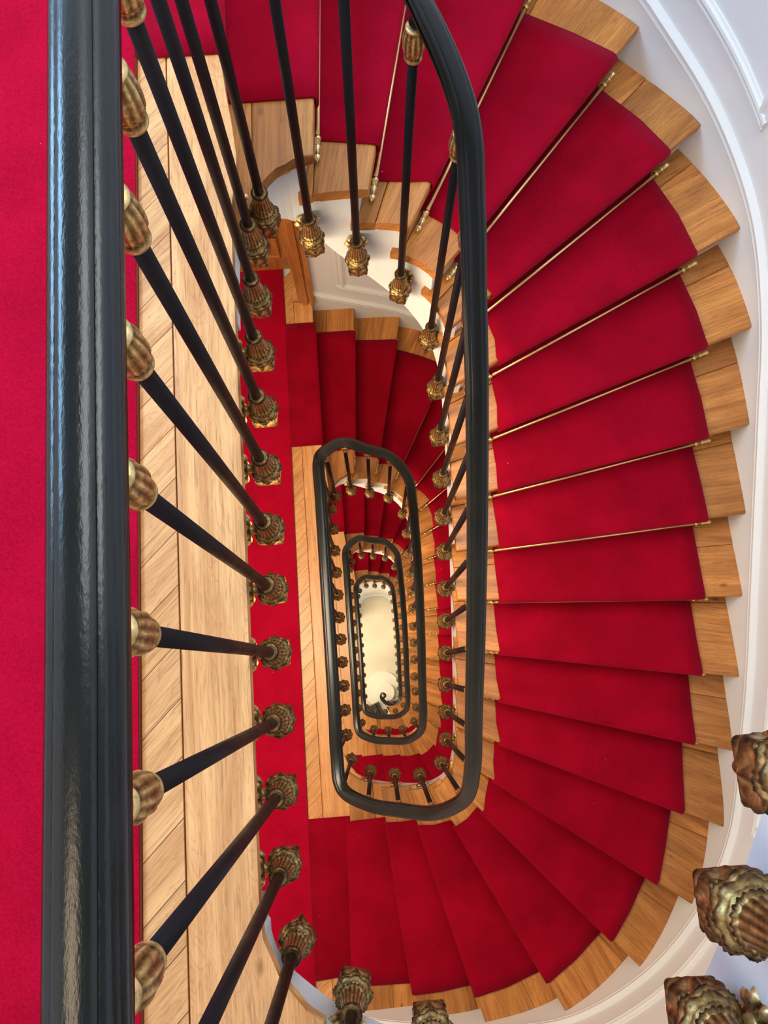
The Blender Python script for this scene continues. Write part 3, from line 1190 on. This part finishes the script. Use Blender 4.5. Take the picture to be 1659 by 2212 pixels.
def build_walls():
    # U-shaped white wall around the flights
    vs, fs = [], []
    th = .18
    n = len(wall)
    for i in range(n):
        nn = wall_in(i)
        for off in (0, th):
            q = wall[i] - nn * off
            vs += [(q[0], q[1], Z_GROUND - .1), (q[0], q[1], Z_TOP)]
    for i in range(n - 1):
        a, b_ = i * 4, (i + 1) * 4
        fs += [(a, b_, b_ + 1, a + 1), (a + 2, a + 3, b_ + 3, b_ + 2), (a + 1, b_ + 1, b_ + 3, a + 3), (a, a + 2, b_ + 2, b_)]
    fs += [(0, 1, 3, 2), ((n - 1) * 4, (n - 1) * 4 + 2, (n - 1) * 4 + 3, (n - 1) * 4 + 1)]
    w = link('wall_right', mesh_py('wall_right', vs, fs, True), 'wall')
    shade_angle(w, 50)
    tag(w, 'white panelled wall curving round the outside of the stairs', 'wall', None, 'structure')
    for s in range(-1, NFLOOR):
        z0 = -s * H
        wall_strip('skirting_moulding', np.linspace(.3, WK[19] + 1, 150), wall_line, SKIRT, w, 'white', z0)
        spans = [(np.interp(.67, range(20), WK), np.interp(5.55, range(20), WK)), (np.interp(6.05, range(20), WK), np.interp(12.95, range(20), WK)), (np.interp(13.45, range(20), WK), np.interp(19.0, range(20), WK))]
        for a, b_ in spans:
            if s == -1 and a < WK[8]:
                continue
            hgt = 1.75
            vs_, fs_ = [], []
            # four sides of one frame joined into a single moulding
            def add_side(idx, zf, sect):
                base = len(vs_)
                m = len(sect)
                for i in idx:
                    p, nn, z = wall_pt(i), wall_in(i), zf(i)
                    for dz, dp in sect:
                        q = p + nn * dp
                        vs_.append((q[0], q[1], z + dz + z0))
                for i in range(len(idx) - 1):
                    for j in range(m - 1):
                        c = base + i * m + j
                        fs_.append((c, c + 1, c + m + 1, c + m))
            idx = np.linspace(a, b_, 60)
            add_side(idx, lambda i: wall_line(i) + .265, FRAME)
            add_side(idx, lambda i: wall_line(i) + .265 + hgt, FRAME)
            for e in (a, b_):
                sgn = 1 if e == a else -1
                base = len(vs_)
                m = len(FRAME)
                for zz in (wall_line(e) + .265, wall_line(e) + .265 + hgt):
                    for dz, dp in FRAME:
                        j = min(int(e), len(wall) - 2)
                        i2 = e + sgn * dz / wseg[j]
                        q = wall_pt(i2) + wall_in(i2) * dp
                        vs_.append((q[0], q[1], zz + (wall_line(i2) - wall_line(e)) + (dz if zz < wall_line(e) + 1 else .06 - dz) + z0))
                for j in range(m - 1):
                    fs_.append((base + j, base + j + 1, base + m + j + 1, base + m + j))
            o = link('panel_moulding', mesh_py('panel_moulding', vs_, fs_, True), 'white', w)
            shade_angle(o, 30)
    # straight end wall behind the landings, with the doorway one storey down
    root = empty('wall_back', (0, 2.455, 0))
    tag(root, 'white end wall behind the landings around the wooden door', 'wall', None, 'structure')
    x0, x1 = -2.3, -.2501
    dx0, dx1, dz1 = -1.42, -.335, -H + 2.2
    for i, (a, b_, c, d) in enumerate([(x0, x1, dz1, Z_TOP), (x0, x1, Z_GROUND - .1, -H - .195), (x0, dx0, -H - .195, dz1), (dx1, x1, -H - .195, dz1)]):
        o = link('wall_section', box_mesh('wall_section', a, b_, 0, .30, c, d), 'wall', root)
    wl = link('wall_left', box_mesh('wall_left', -2.5, -2.3, -2.0, 2.755, Z_GROUND - .1, Z_TOP), 'wall')
    tag(wl, 'white wall along the far side of the landings', 'wall', None, 'structure')
    wf = link('wall_front', box_mesh('wall_front', -2.3, -.6, -2.01, -1.835, Z_GROUND - .1, Z_TOP), 'wall')
    tag(wf, 'white end wall below the landings in the picture', 'wall', None, 'structure')


def build_door():
    z0 = -H
    root = empty('door_1', (0, 0, z0))
    tag(root, 'varnished brown wooden door with moulded panels at the end of a landing', 'door', None, 'structure')

    def vbox(name, x0, x1, y0, y1, z0_, z1_, parent, bev=.003):
        me = box_mesh(name, x0, x1, y0, y1, z0_, z1_, bev)
        uv = me.uv_layers.get('UVMap')
        for l in me.loops:                               # upright grain
            c = me.vertices[l.vertex_index].co
            uv.data[l.index].uv = (c.z, c.x + c.y)
        return link(name, me, 'door', parent)
    leaf = vbox('leaf', -1.40, -.352, 2.700, 2.735, .005, 2.14, root, 0)
    for (a, b_, c, d) in [(-.80, -.44, .16, .78), (-.80, -.44, .90, 2.02), (-1.32, -.95, .16, .78), (-1.32, -.95, .90, 2.02)]:
        pa = vbox('panel', a + .06, b_ - .06, 2.688, 2.702, c + .06, d - .06, leaf, .006)
        for (e, f, g, h_) in [(a, b_, c, c + .035), (a, b_, d - .035, d), (a, a + .035, c + .035, d - .035), (b_ - .035, b_, c + .035, d - .035)]:
            vbox('panel_moulding', e, f, 2.680, 2.702, g, h_, leaf, .008)
    vbox('bottom_rail', -1.40, -.352, 2.690, 2.700, .005, .13, leaf, .002)
    vbox('jamb', -.353, -.333, 2.452, 2.735, 0, 2.19, root, .002)
    vbox('jamb', -1.42, -1.40, 2.452, 2.735, 0, 2.19, root, .002)
    vbox('door_stop', -.366, -.352, 2.60, 2.66, 0, 2.16, root, .003)
    for (a, b_, dp) in [(-.345, -.322, .022), (-.322, -.288, .034), (-.288, -.270, .020), (-.270, -.243, .044)]:
        vbox('casing', a, b_, 2.455 - dp, 2.456, 0, 2.27, root, .004)
    for (a, b_, dp) in [(-1.51, -1.41, .034)]:
        vbox('casing', a, b_, 2.455 - dp, 2.456, 0, 2.27, root, .004)
    vbox('head_casing', -1.51, -.243, 2.43, 2.456, 2.18, 2.28, root, .004)


# ------------------------------------------------------------------ ground floor
def disc_step(name, cx, cy, r, z0, z1, tail):
    pts = []
    for th in np.linspace(0, 2 * math.pi, 48, endpoint=False):
        pts.append((cx + r * math.cos(th), cy + r * math.sin(th)))
    return prism(name, pts, z0, z1, (1, 0), .012)


def build_ground():
    zg = Z_GROUND
    fl = link('floor.004', box_mesh('floor.004', -2.3, 1.6, -1.84, 2.46, zg - .1, zg), 'stone')
    tag(fl, 'pale cream stone floor at the bottom of the stairwell', 'floor', None, 'structure')
    a = link('round_step', disc_step('round_step', .035, -.405, .325, zg, zg + .165, None), 'stone_w')
    tag(a, 'large round pale stone bottom step on the ground floor', 'step')
    b_ = link('round_step', disc_step('round_step', .080, -.455, .165, zg + .165, zg + .33, None), 'stone_w')
    tag(b_, 'small round pale stone step under the handrail scroll', 'step')
    # straight tails of the two stone steps under the flight
    c = link('tail', prism('tail', [CI[17] + UP[17] * .02, CO[17], CO[18], np.array((-.05, -.73)), np.array((.05, -.66))], zg + .001, zg + .33, (1, 0), .006), 'stone_w', b_)
    # plinth wall under the lowest flight
    vs, fs = [], []
    ts = np.linspace(TK[0] - .22, TK[9], 60)
    sect = [(.030, 0), (.030, .10), (.022, .115), (.030, .125), (.012, .14), (.0, .16), (.0, 3.1)]
    m = len(sect)
    for t in ts:
        p, nn = edge_pt(t), edge_nrm(t)
        top = line_z(t) + H - .34
        for off, z in sect:
            q = p + nn * (STRING_OFF + .035 - off)
            vs.append((q[0], q[1], zg + min(z, max(top, .17))))
    for i in range(len(ts) - 1):
        for j in range(m - 1):
            a_ = i * m + j
            fs.append((a_, a_ + m, a_ + m + 1, a_ + 1))
    o = link('wall_inner', mesh_py('wall_inner', vs, fs, True), 'wall')
    shade_angle(o, 30)
    o.modifiers.new('thick', 'SOLIDIFY').thickness = .03
    tag(o, 'curved white wall with plinth below the lowest flight', 'wall', None, 'structure')
    # black cabinet beside the lowest steps
    r_ = empty('cabinet', (-.13, -.75, zg))
    r_.rotation_euler = (0, 0, math.radians(20))
    link('body', box_mesh('body', -.13, .06, -.15, .11, 0, .60, .006), 'black', r_)
    link('side_door', box_mesh('side_door', .064, .12, -.15, .11, .02, .57, .004), 'black', r_)
    link('handle', box_mesh('handle', .121, .135, -.04, .02, .40, .415, .003), 'chrome', r_)
    link('top_bar', box_mesh('top_bar', -.15, .0, .115, .125, .56, .575, .003), 'chrome', r_)
    tag(r_, 'small black cabinet on the stone floor beside the lowest steps', 'cabinet')


# ------------------------------------------------------------------ assemble
build_walls()
for n in range(NFLOOR):
    build_landing(n)
build_flight(-1, 12, 19)
for s in range(0, 3):
    build_flight(s)
build_flight(3, 1, 17)
build_ground()
build_door()
for n in range(NFLOOR):
    landing_carpet(n)
build_runner(-1, 12, 19)
for s in range(0, 3):
    build_runner(s)
build_runner(3, 0, 16)
for s in range(-1, 4):
    build_balustrade(s)
for s in range(0, 4):
    for k in range(0, 19 if s < 3 else 16):
        stair_rod(s, k)
